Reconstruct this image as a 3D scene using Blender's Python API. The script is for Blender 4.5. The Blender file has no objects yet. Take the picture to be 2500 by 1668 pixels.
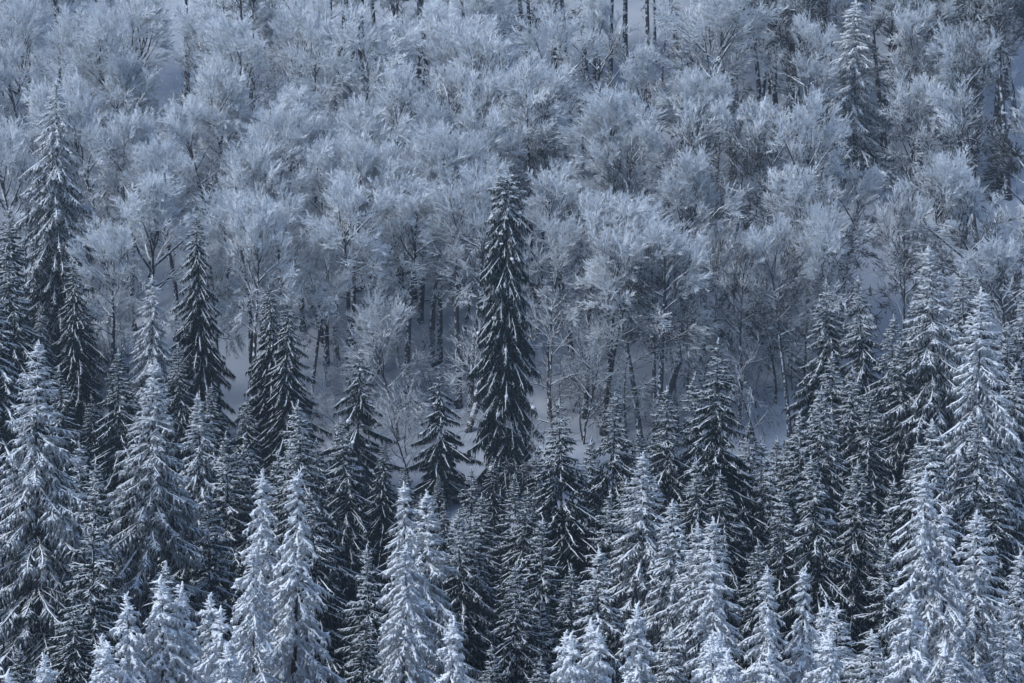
import bpy, math, random
import numpy as np
from mathutils import Vector

# ------------------------------------------------------------------ camera, sky, sun, exposure
scene = bpy.context.scene
COL = scene.collection
CAM_Z, PITCH, FPX = 62.0, math.radians(8.0), 7089.0        # focal length in photograph pixels (2500 wide)
cd = bpy.data.cameras.new("camera")
cam = bpy.data.objects.new("camera", cd)
COL.objects.link(cam)
cam.location = (0, 0, CAM_Z)
cam.rotation_euler = (math.pi / 2 - PITCH, 0, 0)
cd.sensor_width = 36.0
cd.lens = 36.0 * FPX / 2500.0
cd.clip_start, cd.clip_end = 1.0, 3000.0
scene.camera = cam

SUN_EL, SUN_AZ = math.radians(46), math.radians(238)       # azimuth clockwise from +Y: from the left
world = bpy.data.worlds.new("World")
scene.world = world
world.use_nodes = True
wn, wl = world.node_tree.nodes, world.node_tree.links
wn.clear()
sky = wn.new("ShaderNodeTexSky")
sky.sky_type = 'NISHITA'
sky.sun_disc = False
sky.sun_elevation = SUN_EL
sky.sun_rotation = SUN_AZ
sky.altitude = 1200
sky.air_density = 1.0
sky.dust_density = 1.0
hs = wn.new("ShaderNodeHueSaturation")
hs.inputs["Saturation"].default_value = 1.03
bg = wn.new("ShaderNodeBackground")
bg.inputs["Strength"].default_value = 0.12
wo = wn.new("ShaderNodeOutputWorld")
wl.new(sky.outputs[0], hs.inputs["Color"])
wl.new(hs.outputs[0], bg.inputs["Color"])
wl.new(bg.outputs[0], wo.inputs["Surface"])

sl = bpy.data.lights.new("sun", 'SUN')
sl.energy = 1.5
sl.angle = math.radians(25)
sl.color = (0.93, 0.975, 1.0)
sun = bpy.data.objects.new("sun", sl)
COL.objects.link(sun)
sdir = Vector((math.sin(SUN_AZ) * math.cos(SUN_EL), math.cos(SUN_AZ) * math.cos(SUN_EL), math.sin(SUN_EL)))
sun.rotation_euler = sdir.to_track_quat('Z', 'Y').to_euler()
sun.location = (0, 0, 200)

scene.view_settings.view_transform = 'Standard'
scene.view_settings.look = 'None'
scene.view_settings.gamma = 1.0
scene.view_settings.exposure = 0.76
scene.render.engine = 'CYCLES'
scene.cycles.max_bounces = 4
scene.cycles.diffuse_bounces = 3
scene.cycles.transmission_bounces = 2
scene.cycles.volume_bounces = 0
scene.cycles.debug_use_spatial_splits = True
scene.cycles.adaptive_threshold = 0.035
scene.cycles.use_denoising = True
scene.cycles.denoiser = 'OPENIMAGEDENOISE'
scene.cycles.denoising_input_passes = 'RGB_ALBEDO_NORMAL'
scene.cycles.denoising_prefilter = 'ACCURATE'
scene.render.use_persistent_data = False

HAZE_DENSITY = 0.0002

# ------------------------------------------------------------------ terrain and picking
def softplus(a):
    return a if a > 30 else math.log1p(math.exp(a))

def terrain(x, y):
    z = 0.466 * 12 * softplus((y - 286) / 12) + 0.32 * 10 * softplus((165 - y) / 10)
    z += 0.5 * math.sin(x * 0.11 + y * 0.05) * math.sin(y * 0.09 - x * 0.03) + 0.25 * math.sin(x * 0.31 + 1.3) * math.sin(y * 0.27)
    return z

K = 2500.0 / 2350.0
def ray(px, py):                       # point of the photograph (2350-wide reading) -> world direction with y = 1
    cx, cy = (px * K - 1250) / FPX, (834 - py * K) / FPX
    dy = math.cos(PITCH) + cy * math.sin(PITCH)
    dz = -math.sin(PITCH) + cy * math.cos(PITCH)
    return cx / dy, dz / dy

def px_per_m(d):                       # reading pixels per metre at distance d
    return FPX / K / d

# ------------------------------------------------------------------ materials
def new_mat(name):
    m = bpy.data.materials.new(name)
    m.use_nodes = True
    nt = m.node_tree
    b = nt.nodes["Principled BSDF"]
    b.inputs["Roughness"].default_value = 0.85
    b.inputs["Specular IOR Level"].default_value = 0.15
    return m, nt, b

def noise(nt, scale, detail=4, coord='Object'):
    tc = nt.nodes.new("ShaderNodeTexCoord")
    n = nt.nodes.new("ShaderNodeTexNoise")
    n.inputs["Scale"].default_value = scale
    n.inputs["Detail"].default_value = detail
    nt.links.new(tc.outputs[coord], n.inputs["Vector"])
    return n

def math_node(nt, op, a, b=None, c=None, clamp=False):
    n = nt.nodes.new("ShaderNodeMath")
    n.operation = op
    n.use_clamp = clamp
    for i, v in enumerate((a, b, c)):
        if v is None: continue
        if isinstance(v, (int, float)): n.inputs[i].default_value = v
        else: nt.links.new(v, n.inputs[i])
    return n.outputs[0]

def mixcol(nt, fac, a, b):
    n = nt.nodes.new("ShaderNodeMix")
    n.data_type = 'RGBA'
    if isinstance(fac, (int, float)): n.inputs[0].default_value = fac
    else: nt.links.new(fac, n.inputs[0])
    for i, v in ((6, a), (7, b)):
        if isinstance(v, tuple): n.inputs[i].default_value = (*v, 1)
        else: nt.links.new(v, n.inputs[i])
    return n.outputs[2]

SNOW = (0.82, 0.84, 0.87)

def rimed_material(name, dark1, dark2, white, soft=0.22, nscale=2.0, glow=0.0):
    """needles or twigs whose coat of rime, with crown shade painted in, is set per twig (attribute rime) and per tree (object colour)"""
    m, nt, b = new_mat(name)
    at = nt.nodes.new("ShaderNodeAttribute"); at.attribute_name = "rime"
    oi = nt.nodes.new("ShaderNodeObjectInfo")
    sp = nt.nodes.new("ShaderNodeSeparateColor")
    nt.links.new(oi.outputs["Color"], sp.inputs[0])
    n = noise(nt, nscale, 3)
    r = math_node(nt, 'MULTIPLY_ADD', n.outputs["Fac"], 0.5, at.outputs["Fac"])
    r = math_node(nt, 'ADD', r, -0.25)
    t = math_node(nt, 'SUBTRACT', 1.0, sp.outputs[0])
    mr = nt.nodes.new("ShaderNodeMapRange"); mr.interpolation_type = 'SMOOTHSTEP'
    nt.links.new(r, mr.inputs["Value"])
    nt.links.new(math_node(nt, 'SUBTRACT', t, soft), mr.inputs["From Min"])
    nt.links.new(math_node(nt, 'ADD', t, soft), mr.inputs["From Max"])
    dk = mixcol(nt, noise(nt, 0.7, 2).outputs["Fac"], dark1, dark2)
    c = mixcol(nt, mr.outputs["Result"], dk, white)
    nt.links.new(c, b.inputs["Base Color"])
    if glow:                                                # rime crystals let light through
        tr = nt.nodes.new("ShaderNodeBsdfTranslucent"); mx = nt.nodes.new("ShaderNodeMixShader")
        nt.links.new(c, tr.inputs["Color"])
        nt.links.new(math_node(nt, 'MULTIPLY', mr.outputs["Result"], glow), mx.inputs[0])
        out = [q for q in nt.nodes if q.type == 'OUTPUT_MATERIAL'][0]
        nt.links.new(b.outputs[0], mx.inputs[1]); nt.links.new(tr.outputs[0], mx.inputs[2]); nt.links.new(mx.outputs[0], out.inputs["Surface"])
    return m

M_NEEDLE = rimed_material("spruce_needles", (0.009, 0.021, 0.017), (0.020, 0.036, 0.026), SNOW)
M_TWIG = rimed_material("beech_twigs", (0.040, 0.038, 0.039), (0.070, 0.065, 0.064), (0.80, 0.825, 0.85), soft=0.15, glow=0.3)

def snow_material(name, col, nscale, bump):
    m, nt, b = new_mat(name)
    n = noise(nt, nscale, 5)
    c = mixcol(nt, n.outputs["Fac"], tuple(v * 0.93 for v in col), col)
    nt.links.new(c, b.inputs["Base Color"])
    bp = nt.nodes.new("ShaderNodeBump")
    bp.inputs["Strength"].default_value = bump
    bp.inputs["Distance"].default_value = 0.05
    nt.links.new(n.outputs["Fac"], bp.inputs["Height"])
    nt.links.new(bp.outputs[0], b.inputs["Normal"])
    return m
M_FROST = snow_material("rime_frost", (0.87, 0.885, 0.905), 9.0, 0.5)

def bark_material(name, c1, c2, white_amt):
    m, nt, b = new_mat(name)
    tc = nt.nodes.new("ShaderNodeTexCoord")
    mp = nt.nodes.new("ShaderNodeMapping"); mp.inputs["Scale"].default_value = (6, 6, 0.9)
    nt.links.new(tc.outputs["Object"], mp.inputs[0])
    n = nt.nodes.new("ShaderNodeTexNoise"); n.inputs["Scale"].default_value = 1.6; n.inputs["Detail"].default_value = 6
    nt.links.new(mp.outputs[0], n.inputs["Vector"])
    c = mixcol(nt, n.outputs["Fac"], c1, c2)
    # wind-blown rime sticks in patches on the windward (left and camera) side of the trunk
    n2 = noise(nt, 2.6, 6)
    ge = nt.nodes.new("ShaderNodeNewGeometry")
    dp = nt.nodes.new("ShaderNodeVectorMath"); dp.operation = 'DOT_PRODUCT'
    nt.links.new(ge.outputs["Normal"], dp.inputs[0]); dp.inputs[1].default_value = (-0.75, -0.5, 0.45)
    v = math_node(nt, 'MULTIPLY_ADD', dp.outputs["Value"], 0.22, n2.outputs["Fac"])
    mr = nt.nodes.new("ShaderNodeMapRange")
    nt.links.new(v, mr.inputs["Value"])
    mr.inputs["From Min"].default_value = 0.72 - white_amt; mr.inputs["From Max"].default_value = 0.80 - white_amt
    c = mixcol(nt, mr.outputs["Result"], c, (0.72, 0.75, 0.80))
    nt.links.new(c, b.inputs["Base Color"])
    bp = nt.nodes.new("ShaderNodeBump"); bp.inputs["Strength"].default_value = 0.6; bp.inputs["Distance"].default_value = 0.04
    nt.links.new(n.outputs["Fac"], bp.inputs["Height"]); nt.links.new(bp.outputs[0], b.inputs["Normal"])
    return m
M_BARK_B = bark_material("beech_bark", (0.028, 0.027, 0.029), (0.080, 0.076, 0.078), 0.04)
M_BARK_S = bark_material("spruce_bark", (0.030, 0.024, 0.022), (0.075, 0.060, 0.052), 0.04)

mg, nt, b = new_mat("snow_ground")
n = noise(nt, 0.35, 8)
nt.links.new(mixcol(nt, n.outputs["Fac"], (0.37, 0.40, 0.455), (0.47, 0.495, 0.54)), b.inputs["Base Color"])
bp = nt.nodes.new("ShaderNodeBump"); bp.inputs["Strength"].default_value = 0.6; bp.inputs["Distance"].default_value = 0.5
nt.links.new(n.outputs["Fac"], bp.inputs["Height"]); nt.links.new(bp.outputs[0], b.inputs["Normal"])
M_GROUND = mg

# ------------------------------------------------------------------ mesh helpers
def unit(v):
    return v / np.maximum(np.linalg.norm(v, axis=-1, keepdims=True), 1e-9)

class Buf:
    def __init__(self):
        self.v, self.f, self.a, self.n = [], [], [], 0
    def put(self, verts, faces, attr):
        verts = np.asarray(verts, np.float32).reshape(-1, 3)
        self.v.append(verts); self.f.append(np.asarray(faces, np.int32).reshape(-1, 3) + self.n)
        self.a.append(np.broadcast_to(np.asarray(attr, np.float32).reshape(-1), (len(verts),)) if np.size(attr) in (1, len(verts)) else np.repeat(np.asarray(attr, np.float32), len(verts) // np.size(attr)))
        self.n += len(verts)
    def frame(self, d, rng):
        r = rng.normal(size=d.shape)
        u = unit(np.cross(d, r)); w = np.cross(d, u)
        return u, w
    def spikes(self, p0, p1, w, attr, rng):
        """three-sided tapering twigs"""
        n = len(p0)
        if n == 0: return
        w = np.broadcast_to(w, (n,))
        u, q = self.frame(unit(p1 - p0), rng)
        vs = np.empty((n, 4, 3), np.float32)
        for k in range(3):
            a = k * 2 * math.pi / 3
            vs[:, k] = p0 + (u * math.cos(a) + q * math.sin(a)) * w[:, None]
        vs[:, 3] = p1
        b = np.arange(n)[:, None, None] * 4
        self.put(vs, b + np.array([[0, 1, 3], [1, 2, 3], [2, 0, 3]]), np.repeat(np.broadcast_to(attr, (n,)), 4))
    def blades(self, p0, p1, w, attr, rng, face=None):
        """flat slivers: feathers of rime along a shoot"""
        n = len(p0)
        if n == 0: return
        w = np.broadcast_to(w, (n,))
        d = unit(p1 - p0)
        u = unit(np.cross(d, face + rng.normal(size=d.shape) * 0.35)) if face is not None else self.frame(d, rng)[0]
        c = p0 + (p1 - p0) * 0.35
        vs = np.empty((n, 4, 3), np.float32)
        vs[:, 0] = p0; vs[:, 1] = c + u * w[:, None]; vs[:, 2] = p1; vs[:, 3] = c - u * w[:, None]
        self.put(vs, np.arange(n)[:, None, None] * 4 + np.array([[0, 1, 2], [0, 2, 3]]), np.repeat(np.broadcast_to(attr, (n,)), 4))
    def spindles(self, p0, p1, w, attr, rng, mid=0.4):
        """twigs that swell in the middle: needle sprays, lumps of rime"""
        n = len(p0)
        if n == 0: return
        w = np.broadcast_to(w, (n,))
        u, q = self.frame(unit(p1 - p0), rng)
        c = p0 + (p1 - p0) * mid
        vs = np.empty((n, 5, 3), np.float32)
        for k in range(3):
            a = k * 2 * math.pi / 3
            vs[:, k] = c + (u * math.cos(a) + q * math.sin(a)) * w[:, None]
        vs[:, 3] = p1; vs[:, 4] = p0
        b = np.arange(n)[:, None, None] * 5
        self.put(vs, b + np.array([[0, 1, 3], [1, 2, 3], [2, 0, 3], [1, 0, 4], [2, 1, 4], [0, 2, 4]]), np.repeat(np.broadcast_to(attr, (n,)), 5))
    def tubes(self, P, R, sides, attr):
        """P (n, k, 3) polylines with radii R (n, k)"""
        n, k, _ = P.shape
        if n == 0: return
        T = np.gradient(P, axis=1)
        T = unit(T)
        ref = np.where(np.abs(T[..., 2:3]) > 0.9, np.array([1.0, 0, 0]), np.array([0, 0, 1.0]))
        u = unit(np.cross(T, ref)); w = np.cross(T, u)
        vs = np.empty((n, k, sides, 3), np.float32)
        for s in range(sides):
            a = 2 * math.pi * s / sides
            vs[:, :, s] = P + (u * math.cos(a) + w * math.sin(a)) * R[..., None]
        fs = []
        for i in range(k - 1):
            for s in range(sides):
                a0, a1 = i * sides + s, i * sides + (s + 1) % sides
                fs += [[a0, a1, a1 + sides], [a0, a1 + sides, a0 + sides]]
        for s in range(1, sides - 1):                       # end caps
            fs += [[0, s + 1, s], [(k - 1) * sides, (k - 1) * sides + s, (k - 1) * sides + s + 1]]
        b = np.arange(n)[:, None, None] * (k * sides)
        self.put(vs, b + np.array(fs), np.repeat(np.broadcast_to(attr, (n,)), k * sides))
    def mesh(self, name, mat, smooth=False):
        v = np.concatenate(self.v); f = np.concatenate(self.f); a = np.concatenate(self.a)
        me = bpy.data.meshes.new(name)
        me.vertices.add(len(v)); me.vertices.foreach_set("co", v.ravel())
        me.loops.add(f.size); me.loops.foreach_set("vertex_index", f.ravel())
        me.polygons.add(len(f))
        me.polygons.foreach_set("loop_start", np.arange(0, f.size, 3, dtype=np.int32))
        try: me.polygons.foreach_set("loop_total", np.full(len(f), 3, np.int32))
        except Exception: pass
        at = me.attributes.new("rime", 'FLOAT', 'POINT')
        at.data.foreach_set("value", a.astype(np.float32))
        me.materials.append(mat)
        me.update(calc_edges=True)
        if smooth: me.polygons.foreach_set("use_smooth", np.ones(len(f), bool))
        return me

TRI = 0
def finish(parts):
    global TRI
    for k, v in parts.items():
        for m in (v if isinstance(v, list) else [v]): TRI += len(m.polygons)
    return parts

# ------------------------------------------------------------------ spruces
def make_spruce(seed, H=28.0, R=4.6, power=0.85, whorl=0.45, per=5.5, top_el=0.75, low_el=-0.30, drop=0.30, up=0.12,
                lat=0.20, pend=1.0, twig_w=0.045, ridge=0.055, lat_frost=0.6, crown_base=0.04, rag=0.25, lumps=0, gaps=0.06, leader=1.0, hang_len=1.0, turn=0.26, tuft=0.13):
    rng = np.random.default_rng(seed)
    lean = rng.normal(size=2) * 0.012
    def axis(z):
        return np.stack([lean[0] * z + 0.06 * np.sin(z * 0.35 + seed), lean[1] * z + 0.06 * np.cos(z * 0.3 + seed), z], -1)
    # boughs
    zs = []
    z = H - 0.35
    while z > H * crown_base:
        t = 1 - z / H
        k = per * (0.75 + 0.5 * rng.random()) * (0.75 if t < 0.05 else 1)
        for i in range(max(2, int(round(k)))):
            zs.append((z + rng.normal() * (0.06 + 0.22 * whorl), i * 2 * math.pi / k + rng.normal() * 0.35 + z * 2.4))
        z -= whorl * (0.7 + 0.6 * rng.random()) * (0.6 + 1.0 * min(1, t * 2.2))
    zs = np.array(zs)
    keep = rng.random(len(zs)) > gaps
    zs = zs[keep]
    z0, az = zs[:, 0], zs[:, 1]
    t = np.clip(1 - z0 / H, 0.005, 1)
    asym = 1 + 0.14 * np.cos(az - rng.random() * 6.28) * np.minimum(1, t * 3)
    prof = np.where(t < 0.85, t / 0.85, 1 - 0.6 * (t - 0.85) / 0.15) ** power
    L = (0.10 + R * prof * asym) * (1 - rag * 0.5 + rag * rng.normal(size=len(t)) * 0.55 + rag * 0.35 * np.sin(az * 3 + z0 * 1.7))
    L = np.clip(L, 0.12, R * 1.3)
    mix = np.clip(t / turn, 0, 1) ** 0.8
    el = top_el * (1 - mix) + low_el * mix + rng.normal(size=len(t)) * 0.10
    dr = drop * (0.25 + 0.75 * mix) * (0.8 + 0.4 * rng.random(len(t)))
    upt = up * (0.4 + 0.6 * mix) * (0.6 + 0.8 * rng.random(len(t)))
    swy = rng.normal(size=len(t)) * 0.16
    base = axis(z0)
    def spine(i, s):
        a = az[i] + swy[i] * s
        h = L[i] * s * np.cos(el[i] * 0.8)
        zz = L[i] * (s * np.sin(el[i]) - dr[i] * s ** 1.7 + upt[i] * s ** 4)
        return base[i] + np.stack([np.cos(a) * h, np.sin(a) * h, zz], -1)
    N = len(t)
    crown, frost, trunk = Buf(), Buf(), Buf()
    KS = 8
    ss = np.linspace(0, 1, KS)
    P = np.stack([spine(np.arange(N), np.full(N, s)) for s in ss], 1)
    rad = np.clip(0.010 * L, 0.012, 0.05)[:, None] * (1.15 - ss)[None]
    crown.tubes(P, rad, 3, 0.1 + 0.25 * rng.random(N))
    # snow and rime lying along the bough
    j = 0.25 + 0.95 * rng.random((N, KS))
    rr = ridge * (0.45 + 0.55 * np.minimum(1, L / 1.6))[:, None] * j * np.array([0.4, 0.6, 0.85, 0.95, 1.0, 0.95, 0.85, 0.3])[None]
    PF = P.copy(); PF[..., 2] += rr * 0.7 + 0.02
    PF[:, 0] = P[:, 1] * 0.75 + P[:, 0] * 0.25
    PF += rng.normal(size=PF.shape) * 0.02
    frost.tubes(PF, rr, 4, 1.0)
    nt_ = np.maximum(3, (L / tuft).astype(int)); it_ = np.repeat(np.arange(N), nt_); mt_ = len(it_)
    sv = 0.08 + 0.92 * rng.random(mt_) ** 0.85
    c0 = spine(it_, sv); tg_ = unit(spine(it_, sv + 0.03) - c0); sd_ = unit(np.stack([-tg_[:, 1], tg_[:, 0], np.zeros(mt_)], -1))
    c0 = c0 + np.array([0, 0, 0.03]) - tg_ * 0.04
    dr_ = unit(tg_ * (0.7 + 0.4 * rng.random(mt_))[:, None] + sd_ * rng.normal(size=mt_)[:, None] * 0.9 - np.array([0, 0, 0.15]))
    frost.spindles(c0, c0 + dr_ * ((0.14 + 0.20 * rng.random(mt_)) * np.minimum(1, 0.4 + L[it_] * 0.4))[:, None], 0.018 + ridge * 0.32 * rng.random(mt_), 1.0, rng)
    # side shoots
    cnt = np.maximum(3, (L / lat).astype(int)) * 2
    ib = np.repeat(np.arange(N), cnt)
    M = len(ib)
    s = 0.10 + 0.92 * rng.random(M) ** 0.8
    s = np.minimum(s, 1.0)
    p = spine(ib, s); p2 = spine(ib, np.minimum(s + 0.04, 1.04)); tg = unit(p2 - p)
    hz = np.stack([-tg[:, 1], tg[:, 0], np.zeros(M)], -1); hz = unit(hz)
    side = np.where(rng.random(M) < 0.5, -1.0, 1.0)
    th = 0.80 + 0.25 * rng.normal(size=M)
    ll = (0.05 + 0.09 * np.minimum(1, L[ib]) + 0.42 * np.minimum(L[ib], 4.5) * (1.04 - s) ** 0.75 * np.minimum(1, s * 3 + 0.25)) * (0.6 + 0.6 * rng.random(M))
    ll = np.minimum(ll, 1.25)
    dn = (0.10 + 0.45 * mix[ib]) * (0.6 + 0.8 * rng.random(M))
    d = tg * np.cos(th)[:, None] + hz * (np.sin(th) * side)[:, None]
    d[:, 2] -= dn
    d = unit(d)
    q = p + d * ll[:, None]
    q[:, 2] -= 0.12 * ll
    rime_shade = 0.62 * (1 - t[ib]) - 0.20 + 0.20 * s                     # tips and tops catch more rime; the darker foot also paints in shade
    ra = np.clip(0.15 + 0.45 * rng.random(M) + rime_shade, 0, 1)
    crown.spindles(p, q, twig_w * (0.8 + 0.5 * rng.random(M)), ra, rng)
    sel = rng.random(M) < lat_frost
    off = np.array([0, 0, twig_w * 0.9])
    frost.spindles(p[sel] + off, (p + (q - p) * (0.7 + 0.35 * rng.random(M))[:, None])[sel] + off, (ridge * 0.55 * (0.6 + 0.8 * rng.random(M)))[sel], 1.0, rng)
    # hanging branchlets
    m = np.maximum(1, (ll / 0.15 * pend).astype(int))
    il = np.repeat(np.arange(M), m)
    Q = len(il)
    f = rng.random(Q) ** 0.9
    a = p[il] + (q[il] - p[il]) * f[:, None]
    hang = mix[ib][il]
    hd = d[il] * (0.85 - 0.5 * hang)[:, None] + rng.normal(size=(Q, 3)) * 0.25
    hd[:, 2] -= 0.15 + 1.0 * hang
    hd = unit(hd)
    hl = hang_len * (0.14 + 0.34 * hang * np.minimum(1, L[ib][il] / 3)) * (0.5 + 0.9 * rng.random(Q))
    rb = np.clip(0.05 + 0.55 * rng.random(Q) + rime_shade[il] * 0.9 - 0.08, 0, 1)
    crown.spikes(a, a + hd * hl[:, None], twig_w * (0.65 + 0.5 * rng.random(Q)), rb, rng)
    # lumps of snow caught on the boughs
    if lumps:
        n = int(lumps * N)
        i = rng.integers(0, N, n); sv = 0.25 + 0.7 * rng.random(n)
        c = spine(i, sv); c2 = spine(i, np.minimum(1, sv + 0.12 + 0.12 * rng.random(n)))
        w = (0.10 + 0.14 * rng.random(n)) * np.minimum(1, L[i] / 1.2)
        frost.spindles(c + np.array([0, 0, 0.05]), c2 + np.array([0, 0, 0.02]), w, 1.0, rng, 0.5)
        for _ in range(2):
            jt = rng.normal(size=(n, 3)) * np.array([0.12, 0.12, 0.05])
            frost.spindles(c + jt, c2 + jt * 0.5, w * 0.8, 1.0, rng, 0.5)
    # leader
    tip = axis(np.array([H - 0.5, H - 0.1, H + 0.2 * leader, H + 0.45 * leader]))
    nz = int(34 + 120 * ridge * 4); zz = H - 0.9 + (0.9 + 0.32 * leader) * rng.random(nz); tp0 = axis(zz)
    aa = rng.random(nz) * 6.28; tl_ = (0.07 + 0.16 * np.clip((H + 0.3 * leader - zz) / 1.2, 0, 1)) * (0.6 + 0.8 * rng.random(nz)) * (0.8 + ridge * 4)
    td_ = np.stack([np.cos(aa), np.sin(aa), 0.35 + 0.5 * rng.random(nz)], -1)
    hf = rng.random(nz) < min(1, ridge * 9)
    frost.spindles(tp0[hf], (tp0 + td_ * tl_[:, None])[hf], 0.015 + ridge * 0.22, 1.0, rng)
    crown.spindles(tp0[~hf], (tp0 + td_ * tl_[:, None])[~hf], 0.03, 0.75, rng)
    tip[2:, :2] += rng.normal(size=(2, 2)) * 0.05
    frost.tubes(tip[None], np.array([[0.02, 0.028, 0.024, 0.012]]) * (0.6 + ridge * 10), 5, 1.0)
    zz = np.linspace(-0.6, H, 12)
    trunk.tubes(axis(zz)[None], (0.009 * H * (1.0 - np.maximum(zz, 0) / H) ** 1.15 + 0.012)[None], 9, 0.0)
    return finish(dict(H=[], R=[], trunk=trunk.mesh("trunk", M_BARK_S, True), crown=crown.mesh("crown", M_NEEDLE), frost=frost.mesh("frost", M_FROST))), H, R, power

def spruce_set():
    S = {}
    # classic drooping mature spruces with long sweeping boughs
    S['dark'] = [make_spruce(s, H=28, R=4.3, whorl=0.60, per=7.5, ridge=0.044, drop=0.42, low_el=-0.46, lat_frost=0.06, hang_len=1.4, gaps=0.1, lat=0.16, pend=1.25, tuft=0.28) for s in (11, 12, 13)]
    S['wide'] = [make_spruce(s, H=32, R=6.0, power=0.95, whorl=0.70, per=8.5, drop=0.42, low_el=-0.50, up=0.2, ridge=0.042, pend=1.2, lat=0.20, twig_w=0.05, lat_frost=0.16, hang_len=1.6, gaps=0.06, tuft=0.13) for s in (21, 22)]
    S['old'] = [make_spruce(31, H=33, R=3.4, power=0.34, whorl=0.36, per=12, drop=0.50, low_el=-0.55, rag=0.5, ridge=0.05, lumps=0.4, gaps=0.10, lat=0.21, crown_base=0.06, pend=0.95, twig_w=0.055, lat_frost=0.14, hang_len=1.9, turn=0.12, tuft=0.17)]
    S['ragged'] = [make_spruce(35, H=26, R=5.0, power=0.8, whorl=0.74, per=8.5, drop=0.45, low_el=-0.45, rag=0.7, ridge=0.06, lumps=0.5, gaps=0.2, lat=0.16, crown_base=0.08, pend=1.2, lat_frost=0.06, hang_len=1.6, turn=0.15, tuft=0.2)]
    S['hang'] = [make_spruce(s, H=34, R=4.5, power=0.72, whorl=0.50, per=8.5, drop=0.52, low_el=-0.60, rag=0.35, ridge=0.05, gaps=0.10, lat=0.20, pend=1.05, twig_w=0.05, lat_frost=0.16, hang_len=1.5, turn=0.14, tuft=0.16) for s in (36, 37)]
    S['rime'] = [make_spruce(s, H=27, R=4.4, power=0.85, whorl=0.54, per=7.5, drop=0.45, low_el=-0.48, ridge=0.075, twig_w=0.05, lat_frost=0.45, pend=1.1, lat=0.18, hang_len=1.4) for s in (41, 42)]
    S['young'] = [make_spruce(s, H=17, R=3.0, power=0.85, whorl=0.48, per=6, top_el=0.85, low_el=-0.15, drop=0.28, up=0.1, ridge=0.042, lat=0.15, gaps=0.08, lat_frost=0.2) for s in (51, 52)]
    S['spire'] = [make_spruce(s, H=18, R=2.9, power=0.92, whorl=0.42, per=6.5, drop=0.45, low_el=-0.58, ridge=0.085, twig_w=0.05, lat_frost=0.85, pend=1.25, lumps=0.4, lat=0.14, rag=0.4, leader=1.0, turn=0.10, hang_len=1.35, tuft=0.10) for s in (61, 62)]
    S['white'] = [make_spruce(s, H=28, R=3.8, power=0.92, whorl=0.50, per=7, drop=0.45, low_el=-0.58, ridge=0.065, twig_w=0.052, lat_frost=0.8, pend=1.2, lat=0.185, turn=0.08, hang_len=1.4, rag=0.42, lumps=0.25, tuft=0.11) for s in (81, 82)]
    S['fir'] = [make_spruce(71, H=25, R=3.9, power=0.6, whorl=0.46, per=10, top_el=0.3, low_el=-0.15, drop=0.36, up=0.05, ridge=0.10, lumps=1.0, lat=0.20, pend=1.0, rag=0.5, gaps=0.08, crown_base=0.12, leader=0.3, lat_frost=0.5)]
    return S

# ------------------------------------------------------------------ beeches
def polyline(p, d, L, k, bend, rng, jit=0.03):
    """curving branch: start, direction, length, pull"""
    pts = [p]; dd = d.copy()
    for i in range(k - 1):
        dd = dd + bend / (k - 1) + rng.normal(size=3) * jit * 2
        dd /= np.linalg.norm(dd)
        pts.append(pts[-1] + dd * L / (k - 1))
    return np.array(pts)

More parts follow.
